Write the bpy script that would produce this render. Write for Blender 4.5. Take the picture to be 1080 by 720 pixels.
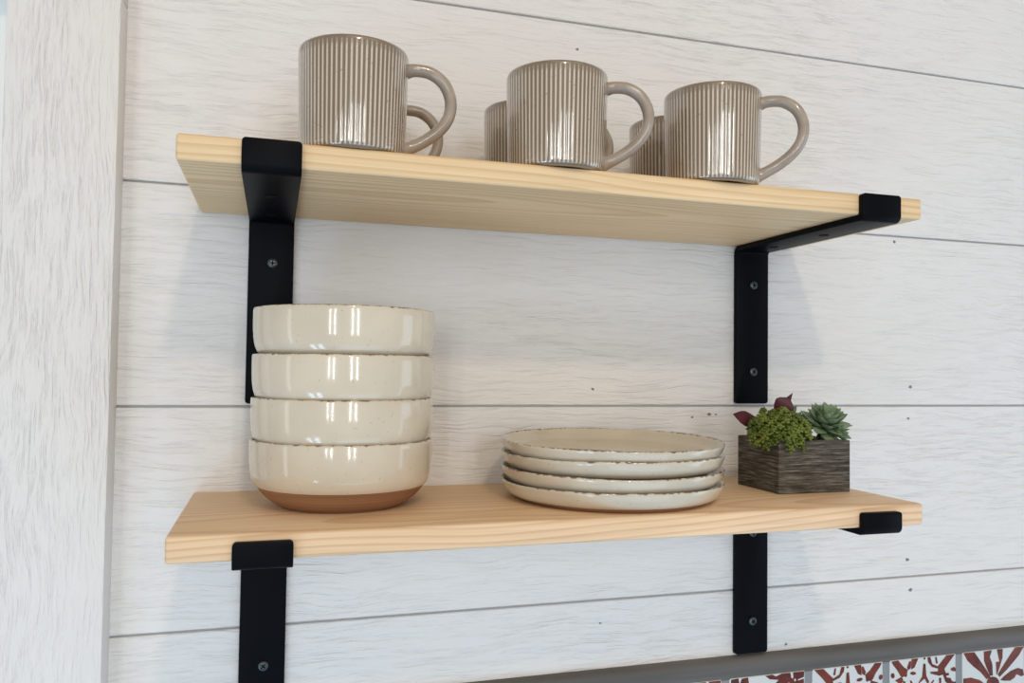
import bpy, bmesh, math, random
from mathutils import Vector, Matrix, noise

# ---------------------------------------------------------------- camera, world, light, exposure
for o in list(bpy.data.objects):
    bpy.data.objects.remove(o)
SC = bpy.context.scene
COL = SC.collection
rnd = random.Random(7)

cam_d = bpy.data.cameras.new('camera')
cam_d.sensor_width = 36.0
cam_d.lens = 842.2157 / 1080 * 36.0
cam_d.clip_start = 0.02
cam = bpy.data.objects.new('camera', cam_d)
COL.objects.link(cam)
CR = Vector((0.95798302, -0.28653095, 0.0129829))
CU = Vector((-0.02210213, -0.02861491, 0.99934613))
CF = Vector((0.28597209, 0.95764357, 0.03374554))
m = Matrix.Identity(4)
for i in range(3):
    m[i][0], m[i][1], m[i][2] = CR[i], CU[i], -CF[i]
m[0][3], m[1][3], m[2][3] = 0.0, -0.77123, 0.03784
cam.matrix_world = m
SC.camera = cam

SC.view_settings.view_transform = 'Standard'
SC.view_settings.look = 'None'
SC.view_settings.gamma = 1.0
SC.view_settings.use_curve_mapping = False
SC.view_settings.exposure = -0.37

w = bpy.data.worlds.new('daylight')
SC.world = w
w.use_nodes = True
wb = w.node_tree.nodes['Background']
# light of the surrounding room: cool bright floor level, warmer and dimmer towards the ceiling
_n, _l = w.node_tree.nodes, w.node_tree.links
_tc, _sp, _mr, _rp = (_n.new(k) for k in ('ShaderNodeTexCoord', 'ShaderNodeSeparateXYZ', 'ShaderNodeMapRange', 'ShaderNodeValToRGB'))
_mr.inputs[1].default_value, _mr.inputs[2].default_value = -1.0, 1.0
_l.new(_tc.outputs['Generated'], _sp.inputs[0])
_l.new(_sp.outputs[2], _mr.inputs[0])
_l.new(_mr.outputs[0], _rp.inputs[0])
_e = _rp.color_ramp.elements
_e[0].position, _e[0].color = 0.0, (0.44, 0.54, 0.69, 1)
_e[1].position, _e[1].color = 1.0, (0.36, 0.30, 0.24, 1)
for _p, _c in ((0.42, (0.54, 0.56, 0.585, 1)), (0.66, (0.56, 0.52, 0.465, 1))):
    _e.new(_p).color = _c
_l.new(_rp.outputs[0], wb.inputs[0])
wb.inputs[1].default_value = 1.0


def area(name, loc, target, sx, sy, energy, color, shape='RECTANGLE'):
    d = bpy.data.lights.new(name, 'AREA')
    d.shape = shape
    d.size, d.size_y = sx, sy
    d.energy, d.color = energy, color
    o = bpy.data.objects.new(name, d)
    COL.objects.link(o)
    o.location = loc
    o.rotation_euler = (Vector(target) - Vector(loc)).to_track_quat('-Z', 'Y').to_euler()
    return o


# recessed ceiling lamp of the room and the warm lit ceiling around it
area('ceiling_lamp', (0.16, -1.75, 1.22), (0.3, 0, 0.1), 0.12, 0.12, 8.4, (1.0, 0.80, 0.58), 'DISK')
area('ceiling_glow', (0.35, -1.0, 1.30), (0.3, -0.1, 0.3), 1.4, 0.9, 1.8, (1.0, 0.80, 0.60))
# two tall windows in the opposite wall
for wx in (-1.45, 0.50):
    for dx in (-0.23, 0.23):
        area('window_daylight', (wx + dx, -4.0, 0.36), (wx + dx, 0, 0.36), 0.15, 1.8, 18.0, (0.93, 0.97, 1.0))
# window in the left wall
area('side_window_daylight', (-2.1, -0.62, -0.1), (0.25, -0.25, -0.05), 0.20, 1.3, 2.0, (0.86, 0.94, 1.0))
# two unseen fill panels added low on the left for cool light from below
for dx, dy in ((-1.05, -1.02), (-0.86, -1.24)):
    area('low_left_fill', (dx, dy, -1.05), (0.1, 0, -0.35), 0.16, 0.62, 3.2, (0.55, 0.78, 1.0))
# window in the right wall close to the shelves; then an added fill in front, cooling the lower wall
area('right_window_daylight', (1.95, -0.50, -0.35), (0.8, 0, -0.15), 0.55, 1.3, 5.0, (0.60, 0.80, 1.0))
area('low_front_fill', (0.6, -1.5, -1.35), (0.5, 0, -0.3), 1.8, 0.8, 6.5, (0.50, 0.75, 1.0))


# ---------------------------------------------------------------- materials
def mat(name, rough=0.5, color=(0.8, 0.8, 0.8), metallic=0.0, coat=0.0, spec=0.5):
    mt = bpy.data.materials.new(name)
    mt.use_nodes = True
    b = mt.node_tree.nodes['Principled BSDF']
    b.inputs['Base Color'].default_value = (*color, 1)
    b.inputs['Roughness'].default_value = rough
    b.inputs['Metallic'].default_value = metallic
    b.inputs['Coat Weight'].default_value = coat
    b.inputs['Coat Roughness'].default_value = 0.04
    b.inputs['Specular IOR Level'].default_value = spec
    return mt, mt.node_tree, b


class NT:
    def __init__(s, nt):
        s.nt = nt
        s.tc = s.n('ShaderNodeTexCoord')

    def n(s, t, **kw):
        nd = s.nt.nodes.new(t)
        for k, v in kw.items():
            setattr(nd, k, v)
        return nd

    def l(s, a, b):
        s.nt.links.new(a, b)

    def obj(s, scale=(1, 1, 1), loc=(0, 0, 0)):
        mp = s.n('ShaderNodeMapping')
        mp.inputs['Scale'].default_value = scale
        mp.inputs['Location'].default_value = loc
        s.l(s.tc.outputs['Object'], mp.inputs['Vector'])
        return mp.outputs['Vector']

    def noise(s, vec, scale=1.0, detail=2.0, rough=0.5, dist=0.0):
        nd = s.n('ShaderNodeTexNoise')
        nd.inputs['Scale'].default_value = scale
        nd.inputs['Detail'].default_value = detail
        nd.inputs['Roughness'].default_value = rough
        nd.inputs['Distortion'].default_value = dist
        s.l(vec, nd.inputs['Vector'])
        return nd.outputs['Fac']

    def math(s, op, a, b=None, c=None, clamp=False):
        nd = s.n('ShaderNodeMath', operation=op)
        nd.use_clamp = clamp
        for i, v in enumerate((a, b, c)):
            if v is None:
                continue
            if isinstance(v, (int, float)):
                nd.inputs[i].default_value = v
            else:
                s.l(v, nd.inputs[i])
        return nd.outputs[0]

    def ramp(s, fac, stops):
        nd = s.n('ShaderNodeValToRGB')
        e = nd.color_ramp.elements
        while len(e) < len(stops):
            e.new(0.5)
        for el, (p, c) in zip(e, stops):
            el.position = p
            el.color = (*c, 1)
        s.l(fac, nd.inputs[0])
        return nd.outputs[0]

    def mix(s, fac, a, b, mode='MIX'):
        nd = s.n('ShaderNodeMix', data_type='RGBA', blend_type=mode)
        for sock, v in ((nd.inputs[0], fac), (nd.inputs[6], a), (nd.inputs[7], b)):
            if isinstance(v, (int, float)):
                sock.default_value = v
            elif isinstance(v, tuple):
                sock.default_value = (*v, 1)
            else:
                s.l(v, sock)
        return nd.outputs[2]

    def bump(s, b, height, strength, dist):
        nd = s.n('ShaderNodeBump')
        nd.inputs['Strength'].default_value = strength
        nd.inputs['Distance'].default_value = dist
        s.l(height, nd.inputs['Height'])
        s.l(nd.outputs[0], b.inputs['Normal'])


def painted_siding(name, vertical=False, amp=1.0):
    """white paint over embossed wood grain"""
    mt, nt, b = mat(name, 0.55, (0.80, 0.79, 0.775), spec=0.3)
    t = NT(nt)
    if vertical:
        big, fine, tiny = (22, 1, 9), (300, 1, 24), (600, 1, 90)
    else:
        big, fine, tiny = (9, 1, 26), (17, 1, 250), (70, 1, 600)
    warp = t.noise(t.obj(big), 1.0, 2.0)
    sep = t.n('ShaderNodeSeparateXYZ')
    t.l(t.tc.outputs['Object'], sep.inputs[0])
    comb = t.n('ShaderNodeCombineXYZ')
    w1 = t.math('MULTIPLY', t.math('SUBTRACT', warp, 0.5), 0.022)
    if vertical:
        t.l(t.math('ADD', sep.outputs[0], w1), comb.inputs[0])
        t.l(sep.outputs[2], comb.inputs[2])
    else:
        t.l(t.math('ADD', sep.outputs[2], w1), comb.inputs[2])
        t.l(sep.outputs[0], comb.inputs[0])
    mp = t.n('ShaderNodeMapping')
    mp.inputs['Scale'].default_value = fine
    t.l(comb.outputs[0], mp.inputs[0])
    g = t.noise(mp.outputs[0], 1.0, 3.0, 0.55)
    mp2 = t.n('ShaderNodeMapping')
    mp2.inputs['Scale'].default_value = tiny
    t.l(comb.outputs[0], mp2.inputs[0])
    g2 = t.noise(mp2.outputs[0], 1.0, 2.0)
    patch = t.noise(t.obj((3, 1, 5) if not vertical else (9, 1, 3), (4, 2, 1)), 1.0, 1.0)
    patch = t.math('MULTIPLY_ADD', patch, 2.4, -0.55, clamp=True)
    g = t.ramp(g, [(0.30, (0, 0, 0)), (0.50, (0.75, 0.75, 0.75)), (0.72, (1, 1, 1))])
    h = t.math('MULTIPLY', g, t.math('ADD', patch, 0.3))
    h = t.math('MULTIPLY_ADD', g2, 0.30, h)
    t.bump(b, h, 0.70 * amp, 0.0016)
    return mt


M_SIDING = painted_siding('painted_siding', False, 1.0)
M_TRIM = painted_siding('painted_trim', True, 1.1)
M_GROOVE, _, _ = mat('groove_backing_grey', 0.9, (0.50, 0.50, 0.50))  # mid grey backing visible in the plank grooves
M_DENT, _, _ = mat('nail_hole_grey', 0.9, (0.22, 0.22, 0.23))  # flat dark grey for the nail hole and chip discs


def pine(name, seed, tone):
    mt, nt, b = mat(name, 0.55, (0.7, 0.5, 0.3), spec=0.3)
    t = NT(nt)
    warp = t.noise(t.obj((2.2, 6, 6), (seed, 0, 0)), 1.0, 2.0)
    sep = t.n('ShaderNodeSeparateXYZ')
    t.l(t.tc.outputs['Object'], sep.inputs[0])
    y = t.math('ADD', sep.outputs[1], 0.11 + 0.02 * seed)
    z = t.math('ADD', sep.outputs[2], 0.085)
    z = t.math('MULTIPLY_ADD', sep.outputs[0], 0.012 * (1 if seed < 2 else -2.0), z)
    r = t.math('SQRT', t.math('ADD', t.math('MULTIPLY', y, y), t.math('MULTIPLY', z, z)))
    r = t.math('MULTIPLY_ADD', warp, 0.03, r)
    ring = t.math('FRACT', t.math('MULTIPLY', r, 190.0))
    fib = t.noise(t.obj((7, 260, 260)), 1.0, 2.0)
    c = t.ramp(ring, [(0.0, tone[0]), (0.55, tone[1]), (0.86, tone[2]), (0.97, tone[2]), (1.0, tone[0])])
    f2 = t.ramp(fib, [(0.3, (0.90, 0.88, 0.85)), (0.7, (1.03, 1.03, 1.03))])
    c = t.mix(1.0, c, f2, 'MULTIPLY')
    blot = t.noise(t.obj((3, 9, 9), (seed * 3, 1, 2)), 1.0, 1.0)
    bl = t.ramp(blot, [(0.35, (0.95, 0.93, 0.90)), (0.65, (1.03, 1.02, 1.02))])
    c = t.mix(1.0, c, bl, 'MULTIPLY')
    t.l(c, b.inputs['Base Color'])
    t.bump(b, fib, 0.12, 0.0006)
    return mt


M_PINE_A = pine('pale_pine', 1.0, ((0.88, 0.685, 0.435), (0.86, 0.655, 0.40), (0.77, 0.555, 0.31)))
M_PINE_B = pine('warm_pine', 2.6, ((0.90, 0.68, 0.455), (0.88, 0.65, 0.425), (0.78, 0.535, 0.33)))

M_STEEL, nt, b = mat('black_powder_coat', 0.45, (0.0022, 0.0026, 0.0045), spec=0.07)
t = NT(nt)
t.bump(b, t.noise(t.obj((900, 900, 900)), 1.0, 1.0), 0.08, 0.0003)
M_SCREW, _, _ = mat('dark_zinc', 0.35, (0.10, 0.125, 0.12), 0.8)
M_RECESS, _, _ = mat('screw_recess', 0.7, (0.003, 0.003, 0.003), spec=0.1)

# ribbed stoneware glaze: the mesh attribute 'ridge' says where the glaze has thinned on the flute crests
M_MUG, nt, b = mat('ribbed_stoneware', 0.20, (0.4, 0.33, 0.26), coat=1.0, spec=0.5)
t = NT(nt)
b.inputs['Coat IOR'].default_value = 1.95
at = t.n('ShaderNodeAttribute', attribute_name='ridge')
var = t.noise(t.obj((25, 25, 12)), 1.0, 2.0)
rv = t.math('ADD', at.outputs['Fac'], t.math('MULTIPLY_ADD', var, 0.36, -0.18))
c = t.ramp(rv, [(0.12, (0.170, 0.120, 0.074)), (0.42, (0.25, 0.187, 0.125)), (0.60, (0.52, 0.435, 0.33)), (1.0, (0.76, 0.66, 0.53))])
sp = t.noise(t.obj((520, 520, 520)), 1.0, 1.0)
c = t.mix(t.ramp(sp, [(0.68, (0, 0, 0)), (0.76, (0.7, 0.7, 0.7))]), c, (0.16, 0.10, 0.06))
t.l(c, b.inputs['Base Color'])
M_HANDLE, nt, b = mat('handle_glaze', 0.14, (0.43, 0.35, 0.285), coat=0.3)
t = NT(nt)
c = t.ramp(t.noise(t.obj((45, 45, 45)), 1.0, 3.0), [(0.3, (0.30, 0.240, 0.185)), (0.7, (0.42, 0.35, 0.285))])
t.l(c, b.inputs['Base Color'])


def stoneware(name, rim_z, base):
    """cream reactive glaze breaking brown along the rim, with fine specks"""
    mt, nt, b = mat(name, 0.12, base, coat=0.4, spec=0.5)
    t = NT(nt)
    cloud = t.noise(t.obj((22, 22, 22)), 1.0, 3.0)
    c = t.ramp(cloud, [(0.3, tuple(v * 0.93 for v in base)), (0.7, tuple(min(1, v * 1.05) for v in base))])
    sp = t.noise(t.obj((430, 430, 430)), 1.0, 0.0)
    c = t.mix(t.ramp(sp, [(0.77, (0, 0, 0)), (0.83, (0.35, 0.35, 0.35))]), c, (0.36, 0.26, 0.17))
    sep = t.n('ShaderNodeSeparateXYZ')
    t.l(t.tc.outputs['Object'], sep.inputs[0])
    ragged = t.noise(t.obj((170, 170, 60)), 1.0, 3.0, 0.65)
    edge = t.math('MULTIPLY_ADD', ragged, 0.0054, sep.outputs[2])
    e2 = t.math('MULTIPLY', t.math('SUBTRACT', edge, rim_z + 0.0019), 1100.0, clamp=True)
    c = t.mix(e2, c, (0.20, 0.115, 0.062))
    t.l(c, b.inputs['Base Color'])
    return mt


BOWL_H, PLATE_H = 0.055, 0.0175
M_BOWL = stoneware('cream_bowl_glaze', BOWL_H, (0.68, 0.605, 0.475))
M_PLATE = stoneware('cream_plate_glaze', PLATE_H, (0.65, 0.585, 0.465))
M_TERRA, nt, b = mat('bare_terracotta', 0.75, (0.36, 0.19, 0.10), spec=0.25)
t = NT(nt)
c = t.ramp(t.noise(t.obj((8, 8, 500)), 1.0, 2.0), [(0.3, (0.25, 0.125, 0.062)), (0.7, (0.37, 0.20, 0.105))])
t.l(c, b.inputs['Base Color'])

M_BOX, nt, b = mat('weathered_dark_wood', 0.75, (0.06, 0.05, 0.04), spec=0.3)
t = NT(nt)
g = t.noise(t.obj((45, 45, 640)), 1.0, 4.0, 0.65)
c = t.ramp(g, [(0.34, (0.026, 0.022, 0.016)), (0.52, (0.092, 0.082, 0.066)), (0.70, (0.22, 0.21, 0.18))])
chalk = t.noise(t.obj((40, 40, 600), (3, 1, 2)), 1.0, 3.0, 0.6)
c = t.mix(t.ramp(chalk, [(0.62, (0, 0, 0)), (0.72, (0.55, 0.55, 0.55))]), c, (0.30, 0.30, 0.29))
t.l(c, b.inputs['Base Color'])
t.bump(b, g, 0.5, 0.0012)
M_SOIL, nt, b = mat('dark_soil', 0.95, (0.02, 0.016, 0.012))


def leaf_mat(name, c0, c1, rough=0.5, scale=90):
    mt, nt, b = mat(name, rough, c0, spec=0.35)
    t = NT(nt)
    c = t.ramp(t.noise(t.obj((scale, scale, scale)), 1.0, 2.0), [(0.35, c0), (0.65, c1)])
    t.l(c, b.inputs['Base Color'])
    return mt


M_SEDUM = leaf_mat('sedum_green', (0.070, 0.108, 0.012), (0.19, 0.235, 0.042))
M_ECHEV = leaf_mat('dusty_green_leaf', (0.14, 0.22, 0.115), (0.26, 0.35, 0.21))
M_RED = leaf_mat('dark_red_leaf', (0.060, 0.007, 0.016), (0.10, 0.016, 0.028), 0.45)
M_STEM = leaf_mat('green_stem', (0.10, 0.13, 0.04), (0.14, 0.17, 0.06))

M_TILE, _, _ = mat('white_tile_glaze', 0.15, (0.66, 0.70, 0.70), coat=0.3)
M_MOTIF, nt, b = mat('oxide_red_tile_paint', 0.2, (0.2, 0.035, 0.02), coat=0.3)
t = NT(nt)
c = t.ramp(t.noise(t.obj((70, 70, 70)), 1.0, 3.0), [(0.35, (0.085, 0.012, 0.008)), (0.65, (0.19, 0.034, 0.018))])
t.l(c, b.inputs['Base Color'])
M_GROUT, nt, b = mat('grey_grout', 0.9, (0.25, 0.27, 0.285))
M_EDGE, nt, b = mat('grey_edge_trim', 0.55, (0.17, 0.16, 0.15))
t = NT(nt)
c = t.ramp(t.noise(t.obj((6, 60, 60)), 1.0, 2.0), [(0.3, (0.095, 0.086, 0.078)), (0.7, (0.135, 0.124, 0.114))])
t.l(c, b.inputs['Base Color'])
M_VINYL, _, _ = mat('white_vinyl', 0.35, (0.84, 0.87, 0.86))
M_GLASS, nt, b = mat('window_glass', 0.0, (0.95, 1.0, 0.99))
b.inputs['Transmission Weight'].default_value = 1.0
b.inputs['IOR'].default_value = 1.45


# ---------------------------------------------------------------- mesh helpers
def obj(name, verts, faces, material, parent=None, smooth=True, fmats=None, loc=None, angle=40):
    me = bpy.data.meshes.new(name)
    me.from_pydata([tuple(v) for v in verts], [], faces)
    mats = material if isinstance(material, (list, tuple)) else [material]
    for mm in mats:
        me.materials.append(mm)
    if fmats:
        for p, k in zip(me.polygons, fmats):
            p.material_index = k
    bm = bmesh.new()
    bm.from_mesh(me)
    bmesh.ops.recalc_face_normals(bm, faces=bm.faces)
    bm.to_mesh(me)
    bm.free()
    if smooth:
        me.shade_smooth()
        me.set_sharp_from_angle(angle=math.radians(angle))
    o = bpy.data.objects.new(name, me)
    COL.objects.link(o)
    if parent:
        o.parent = parent
    if loc:
        o.location = loc
    return o


class MB:
    def __init__(s):
        s.v, s.f, s.m = [], [], []

    def add(s, verts, faces, mi=0):
        k = len(s.v)
        s.v += [Vector(v) for v in verts]
        s.f += [tuple(k + i for i in f) for f in faces]
        s.m += [mi] * len(faces)

    def box(s, a, b, mi=0, bev=0.0, seg=2):
        bm = bmesh.new()
        bmesh.ops.create_cube(bm, size=1)
        for v in bm.verts:
            v.co = Vector([(a[i] + b[i]) / 2 + v.co[i] * (b[i] - a[i]) for i in range(3)])
        if bev:
            bmesh.ops.bevel(bm, geom=bm.edges[:], offset=bev, segments=seg, affect='EDGES', profile=0.5)
        bm.verts.index_update()
        s.add([v.co.copy() for v in bm.verts], [[v.index for v in f.verts] for f in bm.faces], mi)
        bm.free()

    def lathe(s, prof, n=48, mi=0, close=True):
        """prof: (r, z) pairs; r==0 closes to a pole"""
        rings, verts = [], []
        for r, z in prof:
            if r <= 1e-9:
                rings.append([len(verts)])
                verts.append((0, 0, z))
            else:
                rings.append(list(range(len(verts), len(verts) + n)))
                verts += [(r * math.cos(2 * math.pi * i / n), r * math.sin(2 * math.pi * i / n), z) for i in range(n)]
        faces = []
        for a, b in zip(rings, rings[1:]):
            for i in range(n):
                j = (i + 1) % n
                if len(a) == 1 and len(b) == 1:
                    continue
                if len(a) == 1:
                    faces.append((a[0], b[i], b[j]))
                elif len(b) == 1:
                    faces.append((a[i], b[0], a[j]))
                else:
                    faces.append((a[i], b[i], b[j], a[j]))
        s.add(verts, faces, mi)

    def build(s, name, material, parent=None, smooth=True, loc=None, angle=40):
        return obj(name, s.v, s.f, material, parent, smooth, s.m, loc, angle)


def empty(name, label, cat, loc, rotz=0.0, group=None):
    o = bpy.data.objects.new(name, None)
    o.empty_display_size = 0.03
    COL.objects.link(o)
    o.location = loc
    o.rotation_euler = (0, 0, rotz)
    return tag(o, label, cat, group)


def tag(o, label, cat, group=None):
    o['label'], o['category'] = label, cat
    if group:
        o['group'] = group
    return o


def structure(o):
    o['kind'] = 'structure'
    return o


def dup(root, label, loc, rot=(0, 0, 0)):
    r = root.copy()
    COL.objects.link(r)
    r.location, r.rotation_euler = loc, rot
    r['label'] = label
    for ch in list(root.children):
        c = ch.copy()
        COL.objects.link(c)
        c.parent = r
        for g in list(ch.children):
            d = g.copy()
            COL.objects.link(d)
            d.parent = c
    return r


def smooth_path(pts, n=6):
    """Catmull-Rom through the points"""
    out = []
    P = [pts[0]] + list(pts) + [pts[-1]]
    for i in range(1, len(P) - 2):
        p0, p1, p2, p3 = (Vector(P[i + k]) for k in (-1, 0, 1, 2))
        for k in range(n):
            u = k / n
            out.append(0.5 * ((2 * p1) + (p2 - p0) * u + (2 * p0 - 5 * p1 + 4 * p2 - p3) * u * u + (3 * p1 - p0 - 3 * p2 + p3) * u ** 3))
    out.append(Vector(pts[-1]))
    return out


# ---------------------------------------------------------------- setting: plank wall
Z1, Z2, TH, DEP = 0.1939, -0.0766, 0.0185, 0.1961      # shelf tops, thickness, depth
SX0, SX1 = -0.0661, 0.5525
P = 0.2

mb = MB()
GAP, GD = 0.0022, 0.0042
x0, x1 = -0.205, 1.75
for k in range(-6, 7):
    a, c = k * P + GAP / 2, (k + 1) * P - GAP / 2
    e = 0.0009
    pr = [(GD, a), (e * 0.9, a), (0, a + e), (0, c - e), (e * 0.9, c), (GD, c)]
    vs = [(x0, y, z) for y, z in pr] + [(x1, y, z) for y, z in pr]
    mb.add(vs, [(i, i + 1, i + 7, i + 6) for i in range(5)], 0)
mb.box((x0, GD, -1.2), (x1, GD + 0.02, 1.4), 1)
# small nail holes and paint chips in the planks
for (x, z, r) in ((0.2975, 0.372, 0.0018), (0.3183, 0.0177, 0.0016), (0.4341, -0.0123, 0.0014), (0.4548, -0.0093, 0.0022),
                  (0.463, -0.0094, 0.0012), (0.7227, 0.022, 0.0020), (0.7197, -0.0149, 0.0016), (0.7176, -0.1801, 0.0021),
                  (0.7215, -0.2156, 0.0023), (0.5522, -0.2638, 0.0018), (0.7001, 0.1932, 0.0017), (0.3292, -0.2235, 0.0013)):
    n = 9
    ring = []
    for i in range(n):
        a = 2 * math.pi * i / n
        rr = r * rnd.uniform(0.6, 1.15)
        ring.append((x + 1.25 * rr * math.cos(a), -0.00025, z + rr * math.sin(a)))
    mb.add(ring + [(v[0], 0.0005, v[2]) for v in ring],
           [tuple(range(n))] + [(i, (i + 1) % n, n + (i + 1) % n, n + i) for i in range(n)], 2)
structure(mb.build('wall_back', [M_SIDING, M_GROOVE, M_DENT], smooth=False))

# window casing left of the shelves: upright board, head board above it, window behind
mb = MB()
mb.box((-0.2165, -0.0315, -1.2), (-0.131, 0.004, 0.3522), 0, 0.0012)
structure(mb.build('trim_1', M_TRIM))
mb = MB()
mb.box((-1.30, -0.0315, 0.3530), (-0.131, 0.004, 0.47), 0, 0.0012)
structure(mb.build('trim_2', M_SIDING))
win = structure(bpy.data.objects.new('window_1', None))
COL.objects.link(win)
win.location = (-0.7, 0.03, 0)
fr = MB()
fr.box((0.463, -0.026, -1.0), (0.4805, 0.09, 0.40), 0, 0.001)          # jamb liner behind the casing
fr.box((0.440, 0.025, -1.0), (0.4635, 0.065, 0.36), 0, 0.003)          # sash stile
fr.box((-0.50, 0.025, 0.30), (0.445, 0.065, 0.36), 0, 0.003)
fr.box((-0.50, -0.026, 0.36), (0.4805, 0.09, 0.40), 0, 0.001)
fr.build('window_frame', M_VINYL, win)
gl = MB()
gl.box((-0.50, 0.042, -1.0), (0.442, 0.047, 0.305))
gl.build('window_pane', M_GLASS, win, smooth=False)

# tile edging under the planks
mb = MB()
pr = [(0.0, -0.2698), (-0.0045, -0.2700), (-0.0085, -0.2722), (-0.0100, -0.2765), (-0.0096, -0.2830), (-0.0072, -0.2872), (-0.0062, -0.2886), (-0.0062, -0.2935), (0.0, -0.2935)]
n = len(pr)
mb.add([(-0.131, y, z) for y, z in pr] + [(1.6, y, z) for y, z in pr],
       [(i, (i + 1) % n, n + (i + 1) % n, n + i) for i in range(n)] + [tuple(range(n)), tuple(range(n, 2 * n))])
structure(mb.build('trim_3', M_EDGE, angle=50))

# painted wall tiles
mb = MB()
TY = -0.0068
mb.box((-0.131, -0.0055, -0.60), (1.6, 0.003, -0.292), 1)
TW, PITCH, TOP = 0.0945, 0.1045, -0.2920


def ell(x, y, rx, ry, n=10):
    return [(x + rx * math.cos(6.28319 * i / n), y + ry * math.sin(6.28319 * i / n)) for i in range(n)]


def motif_rays():
    """broad rays from a centre disc, scrolled leaves at the sides"""
    S = [[(200, 180), (350, 165), (440, 300), (520, 420), (570, 510), (510, 540), (430, 440), (330, 360), (250, 280)],
         [(475, 155), (590, 135), (560, 230), (595, 330), (600, 490), (560, 490), (520, 400), (480, 290)],
         [(655, 120), (740, 110), (735, 240), (690, 390), (650, 490), (640, 300), (690, 290)],
         [(910, 90), (1040, 72), (960, 210), (800, 400), (690, 510), (665, 470), (780, 290)],
         [(700, 550), (760, 490), (850, 420), (950, 380), (1020, 400), (1035, 480), (1000, 500), (930, 470), (900, 520), (840, 560), (760, 560)],
         [(195, 530), (300, 515), (420, 550), (485, 600), (470, 640), (380, 640), (330, 620), (260, 660), (195, 675)],
         [(690, 640), (800, 620), (850, 690), (1000, 640), (1035, 720), (900, 780), (720, 720)],
         ell(600, 590, 88, 88, 16),
         [(570, 680), (630, 680), (680, 1150), (520, 1150)], [(520, 650), (560, 690), (330, 1150), (215, 1150)], [(640, 690), (690, 650), (1000, 1080), (900, 1120)]]
    return [([((x - 190) / 855, (y - 175 + (x - 190) * 0.123) / 1107) for x, y in p], 2) for p in S]


def motif_sprigs(flip):
    """forked branches with small leaves either side of a wishbone"""
    S = [[(125, 225), (215, 205), (290, 290), (340, 320), (330, 380), (270, 420), (240, 400), (200, 330), (150, 270)],
         [(330, 290), (360, 215), (385, 210), (380, 300), (345, 330)], [(390, 185), (480, 175), (430, 290), (385, 320), (385, 250)],
         ell(410, 365, 40, 22), [(170, 460), (260, 410), (280, 450), (250, 520), (190, 560), (150, 530), (215, 490)],
         [(275, 460), (310, 470), (300, 560), (265, 572)], ell(310, 385, 22, 30), [(365, 455), (385, 455), (425, 520), (410, 535), (375, 490)],
         ell(142, 400, 26, 34), ell(562, 170, 14, 20), [(545, 240), (575, 240), (585, 390), (625, 470), (600, 495), (560, 430), (500, 480), (470, 500), (530, 400)],
         [(600, 160), (640, 150), (665, 240), (740, 270), (860, 120), (975, 105), (880, 230), (830, 300), (850, 360), (760, 390), (640, 365), (640, 340), (740, 335), (745, 300), (660, 280), (610, 220)],
         [(705, 155), (725, 150), (740, 230), (715, 235)], [(910, 300), (960, 270), (985, 290), (985, 330), (930, 325)],
         [(805, 360), (890, 350), (890, 380), (850, 390), (860, 410), (915, 415), (920, 435), (940, 460), (985, 460), (985, 520), (900, 515), (840, 460)],
         [(755, 415), (785, 415), (785, 520), (760, 525)], [(610, 530), (680, 440), (690, 450), (640, 535)], [(540, 490), (555, 540), (540, 600), (510, 600)],
         ell(700, 560, 20, 28), ell(550, 680, 60, 60, 14), [(200, 640), (420, 690), (430, 740), (220, 800)], [(880, 600), (680, 690), (680, 740), (880, 760)],
         [(530, 760), (570, 760), (620, 1000), (480, 1000)]]
    out = []
    for p in S:
        q = [((x - 110) / 880, (y - 215 + (x - 110) * 0.13) / 1042) for x, y in p]
        out.append(([(1 - u, v) for u, v in q] if flip else q, 2))
    return out


def motif_fan():
    """heavy leaf fan growing from the right edge, twin blades at the left"""
    S = [([(95, 330), (180, 315), (195, 380), (215, 320), (290, 305), (300, 370), (345, 432), (360, 560), (95, 700)], 2),
         ([(485, 290), (570, 275), (610, 295), (680, 260), (780, 250), (790, 300), (815, 310), (810, 250), (945, 240), (940, 300), (880, 320), (860, 340), (940, 315), (945, 520),
           (800, 640), (600, 620), (520, 432), (600, 370), (640, 330), (540, 325)], 2),
         ([(655, 375), (640, 425), (605, 460), (625, 420)], 0), ([(765, 350), (758, 400), (728, 430), (740, 380)], 0), ([(792, 272), (812, 290), (805, 318), (785, 300)], 0),
         (ell(834, 330, 10, 14), 0), ([(895, 372), (945, 440), (940, 460), (900, 420)], 0), ([(380, 760), (700, 740), (860, 900), (500, 930)], 2), ([(95, 820), (300, 900), (100, 1080)], 2)]
    return [([((x - 85) / 870, (y - 320 + (x - 85) * 0.1) / 886) for x, y in p], mi) for p, mi in S]


kinds = {1: lambda: motif_sprigs(True), 2: lambda: motif_sprigs(False), 3: motif_rays, 4: lambda: motif_sprigs(True), 5: motif_rays}
for k in range(-5, 8):
    xl = 0.4775 + k * PITCH
    for row in range(2):
        top = TOP - row * PITCH
        mb.box((xl, TY, top - TW), (xl + TW, 0.0, top), 0, 0.0008, 1)
        fn = kinds.get(k if row == 0 else k + 2, motif_fan)
        for li, (poly, mi) in enumerate(fn()):
            pts = [(min(0.995, max(0.005, p[0])), min(0.995, max(0.006, p[1]))) for p in poly]
            y = TY - 0.00012 - 0.00002 * li
            mb.add([(xl + u * TW, y, top - v * TW) for u, v in pts], [tuple(range(len(pts)))], mi)
structure(mb.build('wall_backsplash', [M_TILE, M_GROUT, M_MOTIF], smooth=False))


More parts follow.
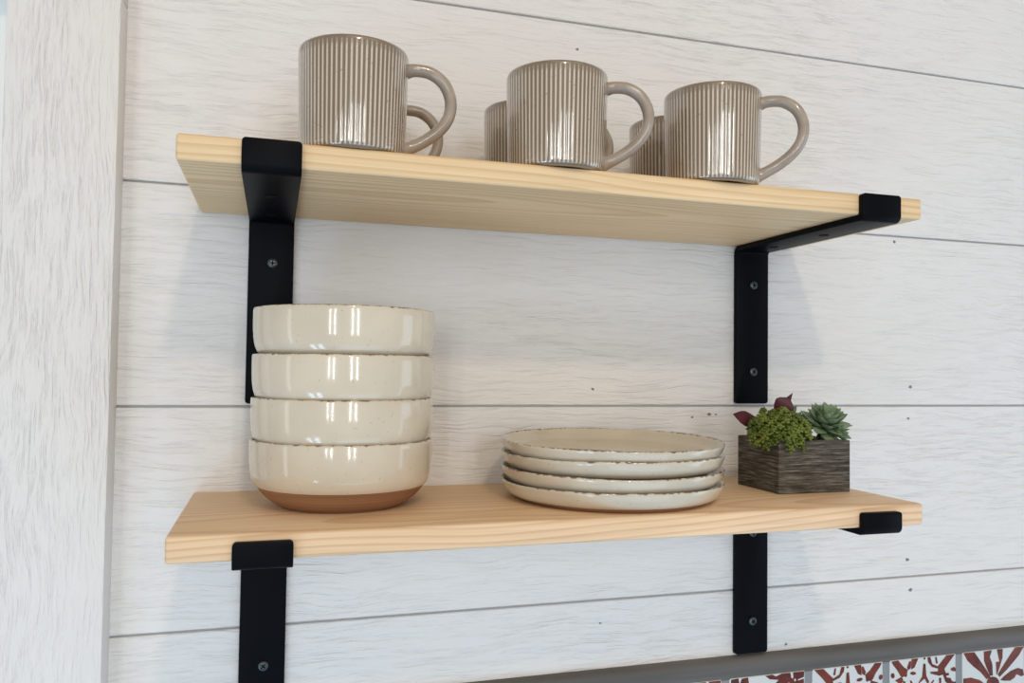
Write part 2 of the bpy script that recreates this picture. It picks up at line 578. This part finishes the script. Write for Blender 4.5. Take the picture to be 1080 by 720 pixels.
# ---------------------------------------------------------------- shelves
def make_shelf(z, material, label):
    mb = MB()
    cx = (SX0 + SX1) / 2
    bm = bmesh.new()
    bmesh.ops.create_cube(bm, size=1)
    for v in bm.verts:
        v.co = Vector((v.co.x * (SX1 - SX0), -0.0008 - (DEP - 0.0008) / 2 + v.co.y * (DEP - 0.0008), -TH / 2 + v.co.z * TH))
    bmesh.ops.bevel(bm, geom=bm.edges[:], offset=0.0022, segments=3, affect='EDGES', profile=0.5)
    bm.verts.index_update()
    mb.add([v.co.copy() for v in bm.verts], [[v.index for v in f.verts] for f in bm.faces])
    bm.free()
    o = mb.build('wall_shelf', material, loc=(cx, 0, z), angle=30)
    return tag(o, label, 'shelf', 'pine wall shelves')


make_shelf(Z1, M_PINE_A, 'pale pine wall shelf carrying the ribbed mugs, upper of the two')
make_shelf(Z2, M_PINE_B, 'pale pine wall shelf carrying bowls, plates and planter, lower of the two')

# ---------------------------------------------------------------- brackets
BT, BW = 0.0058, 0.0400


def strap_mesh(lip_h):
    """flat bar: leg down the wall, arm under the shelf, short lip up the shelf front; origin at shelf underside on the wall"""
    t = BT
    path = []
    ro = 0.0085

    def arc(cy, cz, a0, a1, n=7):
        return [(cy + ro * math.cos(math.radians(a0 + (a1 - a0) * i / n)), cz + ro * math.sin(math.radians(a0 + (a1 - a0) * i / n))) for i in range(n + 1)]

    def arci(cy, cz, r, a0, a1, n=7):
        return [(cy + r * math.cos(math.radians(a0 + (a1 - a0) * i / n)), cz + r * math.sin(math.radians(a0 + (a1 - a0) * i / n))) for i in range(n + 1)]
    yf = -DEP - t - 0.0003                 # front face of the lip
    leg = -0.1725
    e = 0.0002
    # outer outline (wall side, over the arm top, inside the lip)
    up = [(-e, leg)] + arci(-e - ro, -ro - e, ro, 0, 90) + arci(-DEP + 0.002 - 0.0003, -e + 0.002, 0.002, 270, 180)[0:] + [(-DEP - 0.0003, lip_h)]
    # inner/lower outline
    lo = [(yf, lip_h)] + arci(yf + 0.0062, -t + 0.0062, 0.0062, 180, 270) + arci(-t - 0.0032 - e, -t - 0.0032, 0.0032, 90, 0) + [(-t - e, leg)]
    out = up + lo
    bm = bmesh.new()
    L = [bm.verts.new((-BW / 2, y, z)) for y, z in out]
    R = [bm.verts.new((BW / 2, y, z)) for y, z in out]
    n = len(out)
    bm.faces.new(L)
    bm.faces.new(R[::-1])
    for i in range(n):
        bm.faces.new((L[i], L[(i + 1) % n], R[(i + 1) % n], R[i]))
    # round the free corners seen from the front (lip top corners and leg bottom corners)
    def near(v, y, z):
        return abs(v.co.y - y) < 1e-5 and abs(v.co.z - z) < 1e-5
    ed = []
    for ee in bm.edges:
        a, c = ee.verts
        if abs(a.co.x - c.co.x) < 1e-6 and abs(a.co.z - c.co.z) < 1e-6 and (abs(a.co.z - lip_h) < 1e-6 or abs(a.co.z - leg) < 1e-6):
            ed.append(ee)
    bmesh.ops.bevel(bm, geom=ed, offset=0.0028, segments=4, affect='EDGES', profile=0.5)
    bmesh.ops.recalc_face_normals(bm, faces=bm.faces)
    sharp = [ee for ee in bm.edges if len(ee.link_faces) == 2 and ee.calc_face_angle(0) > math.radians(60)]
    bmesh.ops.bevel(bm, geom=sharp, offset=0.0005, segments=2, affect='EDGES', profile=0.5)
    bm.verts.index_update()
    vs = [v.co.copy() for v in bm.verts]
    fs = [[v.index for v in f.verts] for f in bm.faces]
    bm.free()
    return vs, fs


def screw_mesh():
    """pan head with a cross recess, axis +Z, base at z=0"""
    mb = MB()
    mb.lathe([(0.0045, 0.0), (0.0046, 0.0006), (0.0040, 0.0015), (0.0030, 0.0020), (0.0028, 0.0020), (0.0024, 0.0013), (0.0, 0.0012)], 20, 0)
    mb.box((-0.0022, -0.0005, 0.0010), (0.0022, 0.0005, 0.00165), 1)
    mb.box((-0.0005, -0.0022, 0.0010), (0.0005, 0.0022, 0.00165), 1)
    return mb


def make_bracket(x, z, lip_h, screws, label):
    t = empty('shelf_bracket', label, 'bracket', (x, 0, z), 0, 'black steel shelf brackets')
    vs, fs = strap_mesh(lip_h)
    obj('strap', vs, fs, M_STEEL, t, angle=35)
    for sz in screws:
        s = screw_mesh().build('screw', [M_SCREW, M_RECESS], t)
        s.location = (0.0012, -BT - 0.0003, sz)
        s.rotation_euler = (math.pi / 2, 0.4 + sz * 9, 0)
    for sy in (-0.045, -0.125):
        d = MB()
        d.lathe([(0.0, 0.0004), (0.0032, 0.0002), (0.0046, 0.0), (0.0048, -0.0003)], 20, 0)
        h = d.build('countersunk_hole', M_RECESS, t)
        h.location = (0.0, sy, -BT - 0.0005)
        h.rotation_euler = (math.pi, 0, 0)
    return t


XBL, XBR = -0.0038, 0.5044
make_bracket(XBL, Z1 - TH, TH - 0.0005, (-0.0435, -0.139), 'black steel bracket under the upper shelf, behind the stacked bowls')
make_bracket(XBR, Z1 - TH, TH - 0.0005, (-0.0425, -0.138), 'black steel bracket under the right end of the upper shelf, above the succulent planter')
make_bracket(XBL, Z2 - TH, TH - 0.005, (-0.0425, -0.139), 'black steel bracket under the lower shelf, below the stacked bowls')
make_bracket(XBR, Z2 - TH, TH - 0.005, (-0.0425, -0.138), 'black steel bracket under the lower shelf, reaching down to the tile edging')

# ---------------------------------------------------------------- mugs
MR, MH = 0.0408, 0.0805


def make_mug():
    t = empty('mug', '', 'mug', (0, 0, 0), 0, 'ribbed stoneware mugs on the upper shelf')
    NR, SUB = 72, 8
    N = NR * SUB

    def rad(z):
        return 0.0393 + 0.0020 * (z / MH)
    prof = [(0.0, 0.0012, 0, 0.1), (0.030, 0.0012, 0, 0.05), (0.0315, 0.0, 0, 0.05), (0.0362, 0.0, 0, 0.1), (0.0380, 0.0010, 0.3, 0.15), (0.0390, 0.0026, 0.8, None)]
    for z, a in ((0.0045, 0.6), (0.0065, 1.0), (0.02, 1.0), (0.04, 1.0), (0.06, 1.0), (0.0715, 1.0), (0.0745, 0.6), (0.0765, 0.1)):
        prof.append((rad(z), z, a, None))
    prof += [(rad(0.0775), 0.0782, 0, 0.28), (rad(MH) - 0.0006, MH - 0.0006, 0, 0.30), (rad(MH) - 0.0018, MH, 0, 0.2), (rad(MH) - 0.0034, MH - 0.0006, 0, 0.3),
             (rad(MH) - 0.0040, MH - 0.003, 0, 0.45), (0.0352, 0.05, 0, 0.6), (0.0345, 0.012, 0, 0.6), (0.030, 0.0055, 0, 0.6), (0.0, 0.005, 0, 0.6)]
    verts, faces, attr, rings = [], [], [], []
    for r, z, a, base in prof:
        if r == 0.0:
            rings.append([len(verts)])
            verts.append((0, 0, z))
            attr.append(base)
            continue
        rings.append(list(range(len(verts), len(verts) + N)))
        for i in range(N):
            ph = (i % SUB) / SUB
            rib = math.sin(math.pi * ph) ** 2      # shallow glaze-filled flutes
            rr = r + a * 0.00016 * (rib - 0.75)
            th = 2 * math.pi * i / N
            verts.append((rr * math.cos(th), rr * math.sin(th), z))
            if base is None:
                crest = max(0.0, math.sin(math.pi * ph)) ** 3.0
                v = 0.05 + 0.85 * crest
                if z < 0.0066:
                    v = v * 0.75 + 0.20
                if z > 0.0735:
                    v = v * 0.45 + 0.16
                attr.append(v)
            else:
                attr.append(base)
    for a, b in zip(rings, rings[1:]):
        for i in range(N):
            j = (i + 1) % N
            if len(a) == 1:
                faces.append((a[0], b[i], b[j]))
            elif len(b) == 1:
                faces.append((a[i], b[0], a[j]))
            else:
                faces.append((a[i], b[i], b[j], a[j]))
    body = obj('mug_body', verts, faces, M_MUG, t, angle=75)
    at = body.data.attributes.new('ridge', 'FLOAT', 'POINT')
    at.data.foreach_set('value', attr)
    # ear handle
    r0 = 0.0403
    pts = [(r0 - 0.003, 0, 0.0705), (r0 + 0.006, 0, 0.0728), (r0 + 0.018, 0, 0.0715), (r0 + 0.0285, 0, 0.0640), (r0 + 0.0338, 0, 0.0515),
           (r0 + 0.0325, 0, 0.0385), (r0 + 0.0255, 0, 0.0275), (r0 + 0.0145, 0, 0.0185), (r0 + 0.0040, 0, 0.0125), (r0 - 0.003, 0, 0.0095)]
    path = smooth_path(pts, 6)
    K = 16
    vs, fs = [], []
    n = len(path)
    for i, p in enumerate(path):
        d = (path[min(n - 1, i + 1)] - path[max(0, i - 1)]).normalized()
        nrm = Vector((d.z, 0, -d.x))
        u = i / (n - 1)
        fl = 1 + 0.35 * max(0, 1 - u / 0.14) ** 2 + 0.30 * max(0, 1 - (1 - u) / 0.14) ** 2
        wth, thk = 0.0060 * fl, 0.0047 * fl
        for k in range(K):
            a = 2 * math.pi * k / K
            vs.append(p + nrm * (thk * math.cos(a)) + Vector((0, 1, 0)) * (wth * math.sin(a)))
        if i:
            o_ = (i - 1) * K
            fs += [(o_ + k, o_ + (k + 1) % K, o_ + K + (k + 1) % K, o_ + K + k) for k in range(K)]
    fs += [tuple(range(K)), tuple(range((n - 1) * K, n * K))]
    obj('handle', vs, fs, M_HANDLE, t, angle=60)
    return t


def face(x, y):
    return -math.atan2(x, y + 0.771)


MUGS = [
    (0.0540, -0.1610, 'front row ribbed taupe mug standing above the left bracket, leftmost of the front three', 0.0),
    (0.2165, -0.1650, 'front row ribbed taupe mug in the middle of the upper shelf', 0.02),
    (0.3585, -0.1660, 'front row ribbed taupe mug nearest the right end of the upper shelf', -0.03),
    (0.0635, -0.0660, 'back row ribbed taupe mug hidden behind the leftmost front mug, handle showing', 0.05),
    (0.2212, -0.0744, 'back row ribbed taupe mug peeking out left of the middle front mug', 0.03),
    (0.3667, -0.0775, 'back row ribbed taupe mug seen through the handle of the middle front mug', 0.02),
]
mug0 = make_mug()
for i, (x, y, lab, dr) in enumerate(MUGS):
    if i == 0:
        mug0.location, mug0.rotation_euler = (x, y, Z1), (0, 0, face(x, y) + dr)
        mug0['label'] = lab
    else:
        dup(mug0, lab, (x, y, Z1), (0, 0, face(x, y) + dr))

# ---------------------------------------------------------------- bowls
def make_bowl():
    t = empty('bowl', '', 'bowl', (0, 0, 0), 0, 'stacked stoneware bowls')
    mb = MB()
    outer = [(0.0695, 0.0175), (0.0704, 0.0183), (0.0722, 0.0215), (0.0736, 0.0260), (0.0744, 0.0320), (0.0748, 0.0400), (0.0749, 0.0480), (0.0748, 0.0532), (0.0744, 0.0546)]
    inner = [(0.0734, 0.0550), (0.0724, 0.0544), (0.0720, 0.0520), (0.0719, 0.0440), (0.0716, 0.0330), (0.0705, 0.0230), (0.0670, 0.0150), (0.0600, 0.0095), (0.0480, 0.0072), (0.0, 0.0065)]
    mb.lathe(outer + inner, 96)
    mb.build('glazed_body', M_BOWL, t, angle=60)
    ft = MB()
    ft.lathe([(0.0, 0.0012), (0.044, 0.0012), (0.0455, 0.0), (0.0490, 0.0), (0.0505, 0.0008), (0.0560, 0.0042), (0.0620, 0.0088), (0.0665, 0.0138), (0.0696, 0.0180), (0.0690, 0.0190)], 96)
    f = ft.build('foot', M_TERRA, t, angle=60)
    f['label'] = 'bare terracotta foot'
    return t


bowl0 = make_bowl()
BX, BY = 0.0575, -0.0858
for i, (z, dx, dy, lab) in enumerate((
        (Z2, 0.0, 0.0, 'cream glazed bowl with wide terracotta foot showing, bottom of the stack on the lower shelf'),
        (Z2 + 0.0338, 0.0003, 0.0002, 'cream glazed bowl resting in the bottom bowl, third from the top'),
        (Z2 + 0.0687, 0.0006, -0.0002, 'cream glazed bowl just under the topmost bowl of the stack'),
        (Z2 + 0.1062, 0.0008, 0.0, 'cream glazed bowl on top of the stack of four'))):
    if i == 0:
        bowl0.location = (BX, BY, z)
        bowl0['label'] = lab
    else:
        dup(bowl0, lab, (BX + dx, BY + dy, z), (0, 0, 1.3 * i))

# ---------------------------------------------------------------- plates
def make_plate():
    t = empty('plate', '', 'plate', (0, 0, 0), 0, 'stacked stoneware plates')
    PR = 0.1000
    outer = [(0.0885, 0.0030), (0.0900, 0.0034), (0.0930, 0.0048), (0.0957, 0.0072), (0.0978, 0.0108), (0.0991, 0.0145), (0.0998, 0.0166)]
    inner = [(0.0995, 0.0173), (0.0985, 0.0175), (0.0975, 0.0169), (0.0960, 0.0140), (0.0935, 0.0105), (0.0900, 0.0082), (0.0850, 0.0070), (0.06, 0.0064), (0.0, 0.0062)]
    mb = MB()
    mb.lathe(outer + inner, 128)
    for v in mb.v:                                   # hand-made waviness of the rim
        r = math.hypot(v.x, v.y)
        a = math.atan2(v.y, v.x)
        k = max(0, (r - 0.085) / 0.015)
        v.z += k * 0.00045 * (math.sin(3 * a + 0.6) + 0.6 * math.sin(7 * a))
    mb.build('glazed_body', M_PLATE, t, angle=60)
    ft = MB()
    ft.lathe([(0.0, 0.0012), (0.081, 0.0012), (0.0822, 0.0), (0.0850, 0.0), (0.0862, 0.0010), (0.0888, 0.0033), (0.0880, 0.0042)], 128)
    f = ft.build('foot', M_TERRA, t, angle=60)
    f['label'] = 'bare terracotta foot ring'
    return t


plate0 = make_plate()
PX, PY = 0.2953, -0.1010
for i, (z, rx, rz, lab) in enumerate((
        (Z2, 0.0, 0.0, 'shallow cream plate with dark foot on the lower shelf, bottom of the plate stack'),
        (Z2 + 0.0113, 0.0, 1.1, 'shallow cream plate lying on the bottom plate, second from below'),
        (Z2 + 0.0238, -0.008, 2.3, 'shallow cream plate under the top plate, dark gap beneath its front'),
        (Z2 + 0.0349, 0.020, 3.9, 'shallow cream plate on top of the plate stack, inside visible'))):
    if i == 0:
        plate0.location = (PX, PY, z)
        plate0['label'] = lab
    else:
        dup(plate0, lab, (PX, PY, z), (rx, 0, rz))
        # tilt first, spin about the plate's own axis second
        o = [q for q in COL.objects if q.get('label') == lab][0]
        o.rotation_mode = 'XYZ'
        o.rotation_euler = (Matrix.Rotation(rx, 3, 'X') @ Matrix.Rotation(rz, 3, 'Z')).to_euler()

# ---------------------------------------------------------------- succulent planter
bx0, bx1, by0, by1, bh = 0.4555, 0.5352, -0.1240, -0.0545, 0.0497
pl = empty('succulent_planter', 'square dark weathered wood box of green and red succulents on the lower shelf', 'planter', ((bx0 + bx1) / 2, (by0 + by1) / 2, Z2))
hx, hy = (bx1 - bx0) / 2, (by1 - by0) / 2
mb = MB()
wt = 0.0065
mb.box((-hx + 0.001, -hy + 0.001, 0.0005), (hx - 0.001, hy - 0.001, 0.006), 0, 0.0005)
mb.box((-hx, -hy, 0), (hx, -hy + wt, bh), 0, 0.0010)
mb.box((-hx, hy - wt, 0), (hx, hy, bh), 0, 0.0010)
mb.box((-hx + 0.0004, -hy + wt - 0.0003, 0.0003), (-hx + wt, hy - wt + 0.0003, bh - 0.0004), 0, 0.0010)
mb.box((hx - wt, -hy + wt - 0.0003, 0.0003), (hx - 0.0004, hy - wt + 0.0003, bh - 0.0004), 0, 0.0010)
mb.build('wooden_box', M_BOX, pl, angle=30)
mb = MB()
G = 14
sv, sf = [], []
for i in range(G + 1):
    for j in range(G + 1):
        x = -hx + wt * 0.8 + (2 * hx - 1.6 * wt) * i / G
        y = -hy + wt * 0.8 + (2 * hy - 1.6 * wt) * j / G
        sv.append((x, y, 0.043 + 0.0025 * noise.noise(Vector((x * 120, y * 120, 0)))))
for i in range(G):
    for j in range(G):
        a = i * (G + 1) + j
        sf.append((a, a + 1, a + G + 2, a + G + 1))
obj('soil', sv, sf, M_SOIL, pl)


def frame_of(d, up=Vector((0, 0, 1))):
    d = d.normalized()
    s = d.cross(up)
    if s.length < 1e-4:
        s = Vector((1, 0, 0))
    s.normalize()
    return d, s, s.cross(d).normalized()


def add_leaf(mb, base, d, length, width, thick, curl=0.0, sharp=0.75, n=7, k=8):
    """fleshy pointed leaf: closed tapered tube, cupped upward by curl"""
    d, s, u = frame_of(d)
    rings = []
    vs = []
    for i in range(n + 1):
        a = i / n
        prof = max(0.03, (math.sin(math.pi * (a ** sharp) * 0.97 + 0.04)) ** 0.8 if a < 1 else 0.03)
        base_w = 0.42 * (1 - a)
        wv = max(prof, base_w if a < 0.5 else 0) * width
        c = base + d * length * a + u * curl * length * a * a
        ring = []
        for q in range(k):
            t_ = 2 * math.pi * q / k
            cup = abs(math.cos(t_)) ** 2 * wv * 0.35
            vs.append(c + s * (wv * math.cos(t_)) + u * (thick * prof * math.sin(t_) + cup))
            ring.append(len(vs) - 1)
        rings.append(ring)
    fs = []
    for a, b in zip(rings, rings[1:]):
        fs += [(a[q], a[(q + 1) % k], b[(q + 1) % k], b[q]) for q in range(k)]
    fs += [tuple(rings[0]), tuple(rings[-1])]
    mb.add(vs, fs)


# bright green bushy sedum spilling over the front left corner: many short stems ending in small fleshy sprigs
mb, st = MB(), MB()
C = Vector((-0.0275, -0.0180, 0.0545))
R3 = Vector((0.0275, 0.0250, 0.0225))
NS = 105
for i in range(NS):
    zz = 1 - 1.50 * (i + 0.5) / NS
    rr = math.sqrt(max(0, 1 - zz * zz))
    a = i * 2.399963
    d = Vector((rr * math.cos(a), rr * math.sin(a), zz))
    j = rnd.uniform(0.90, 1.06) * (1 + 0.22 * noise.noise(d * 2.3 + Vector((3.1, 0, 0))))
    tip = C + Vector((d.x * R3.x, d.y * R3.y, d.z * R3.z)) * j
    if tip.z < bh + 0.001 and abs(tip.x) < hx + 0.003 and tip.y > -hy - 0.003 and tip.x > -hx - 0.003:
        continue
    dn = (d + Vector((0, 0, 0.55)) + Vector((rnd.uniform(-.3, .3), rnd.uniform(-.3, .3), rnd.uniform(-.2, .2)))).normalized()
    ax, s_, u_ = frame_of(dn)
    for ring_k, (cnt, tilt, ln) in enumerate(((5, 0.25, 0.0056), (4, 1.0, 0.0046), (1, 3.0, 0.0036))):
        for k in range(cnt):
            b_ = 2 * math.pi * k / cnt + ring_k * 0.6 + i
            dd = (s_ * math.cos(b_) + u_ * math.sin(b_) + ax * tilt).normalized()
            add_leaf(mb, tip - ax * 0.0006 * (2 - ring_k), dd, ln * rnd.uniform(.85, 1.2), 0.00180, 0.0014, 0.10, 1.25, 4, 6)
    mid = C + (tip - C) * 0.45
    sd, ss, su = frame_of(tip - mid)
    vs = [mid + (ss * math.cos(q * 1.2566) + su * math.sin(q * 1.2566)) * 0.0007 for q in range(5)] + \
         [tip + (ss * math.cos(q * 1.2566) + su * math.sin(q * 1.2566)) * 0.0005 for q in range(5)]
    st.add(vs, [(q, (q + 1) % 5, 5 + (q + 1) % 5, 5 + q) for q in range(5)] + [(5, 6, 7, 8, 9)])
core = MB()
bm = bmesh.new()
bmesh.ops.create_icosphere(bm, subdivisions=3, radius=1)
for v in bm.verts:
    nz = 1 + 0.18 * noise.noise(v.co * 4)
    v.co = C + Vector((v.co.x * R3.x, v.co.y * R3.y, v.co.z * R3.z)) * 0.72 * nz
    if v.co.z < 0.042:
        v.co.z = 0.042
bm.verts.index_update()
st.add([v.co.copy() for v in bm.verts], [[v.index for v in f.verts] for f in bm.faces])
bm.free()
sed = mb.build('sedum', M_SEDUM, pl, angle=80)
sed['label'] = 'bushy yellow green sedum'
st.build('sedum_stems', M_STEM, sed)

# dusty green pointed rosettes at the back right
mb = MB()


def rosette(center, axis, n, L, W):
    ax, s_, u_ = frame_of(axis, Vector((0.3, 0.9, 0.1)))
    for i in range(n):
        a = i * 2.399963
        f = (i + 0.5) / n
        tilt = 1.9 * (1 - f) ** 1.3 - 0.18
        dd = (s_ * math.cos(a) + u_ * math.sin(a)) + ax * tilt
        ln = L * (0.50 + 0.5 * math.sqrt(f))
        base = center + ax * (0.007 * (1 - f))
        # leaves cup towards the rosette axis
        d2 = dd.normalized()
        add_leaf2(base, d2, ax, ln, W * (0.65 + 0.35 * f))


def add_leaf2(base, d, ax, length, width):
    s = d.cross(ax)
    if s.length < 1e-4:
        s = Vector((1, 0, 0))
    s.normalize()
    u = s.cross(d).normalized()
    if u.dot(ax) < 0:
        u = -u
    vs, rings, n, k = [], [], 8, 8
    for i in range(n + 1):
        a = i / n
        wv = width * (0.38 + 0.62 * math.sin(math.pi * min(1, a * 0.80))) * (1 - max(0, (a - 0.62) / 0.38) ** 1.7 * 0.97)
        c = base + d * length * a + u * 0.16 * length * a * a
        ring = []
        for q in range(k):
            t_ = 2 * math.pi * q / k
            vs.append(c + s * (wv * math.cos(t_)) + u * (0.28 * wv * math.sin(t_) + 0.30 * wv * math.cos(t_) ** 2))
            ring.append(len(vs) - 1)
        rings.append(ring)
    fs = []
    for a, b in zip(rings, rings[1:]):
        fs += [(a[q], a[(q + 1) % k], b[(q + 1) % k], b[q]) for q in range(k)]
    mb.add(vs, fs + [tuple(rings[0]), tuple(rings[-1])])


rosette(Vector((0.0310, -0.007, 0.0590)), Vector((0.00, -0.50, 0.86)), 38, 0.0285, 0.0074)
rosette(Vector((0.0350, -0.018, 0.0530)), Vector((0.40, -0.55, 0.75)), 16, 0.0150, 0.0040)
rosette(Vector((0.0040, 0.012, 0.0620)), Vector((-0.25, -0.25, 1)), 24, 0.0215, 0.0046)
ro = mb.build('rosette_succulent', M_ECHEV, pl, angle=80)
ro['label'] = 'dusty green pointed rosette'
mb = MB()
for (bx_, by_), top in (((0.026, 0.000), (0.0308, -0.0062, 0.0600)), ((0.006, 0.012), (0.0040, 0.012, 0.0625)), ((0.031, -0.014), (0.0345, -0.0170, 0.0535))):
    a_, c_ = Vector((bx_, by_, 0.040)), Vector(top)
    d_, s_, u_ = frame_of(c_ - a_)
    vs = [p + (s_ * math.cos(q * math.pi / 4) + u_ * math.sin(q * math.pi / 4)) * r for p, r in ((a_, 0.0028), (c_, 0.0022)) for q in range(8)]
    mb.add(vs, [(q, (q + 1) % 8, 8 + (q + 1) % 8, 8 + q) for q in range(8)] + [tuple(range(8)), tuple(range(8, 16))])
mb.build('rosette_stems', M_STEM, ro)

# dark red pointed leaves behind the sedum
for base, tip, wd, up in (((-0.030, 0.004, 0.0600), (-0.0640, 0.010, 0.0700), 0.0085, (0.1, -1, 0.5)), ((-0.012, 0.008, 0.0700), (0.0000, 0.006, 0.0950), 0.0055, (0.6, -1, 0)),
                          ((-0.014, 0.006, 0.0720), (-0.0030, 0.002, 0.0890), 0.0100, (-0.3, -1, 0.2))):
    mb = MB()
    b_, t_ = Vector(base), Vector(tip)
    d_ = (t_ - b_).normalized()
    add_leaf2(b_, d_, Vector(up).normalized(), (t_ - b_).length, wd)
    lf = mb.build('red_leaf', M_RED, pl, angle=80)
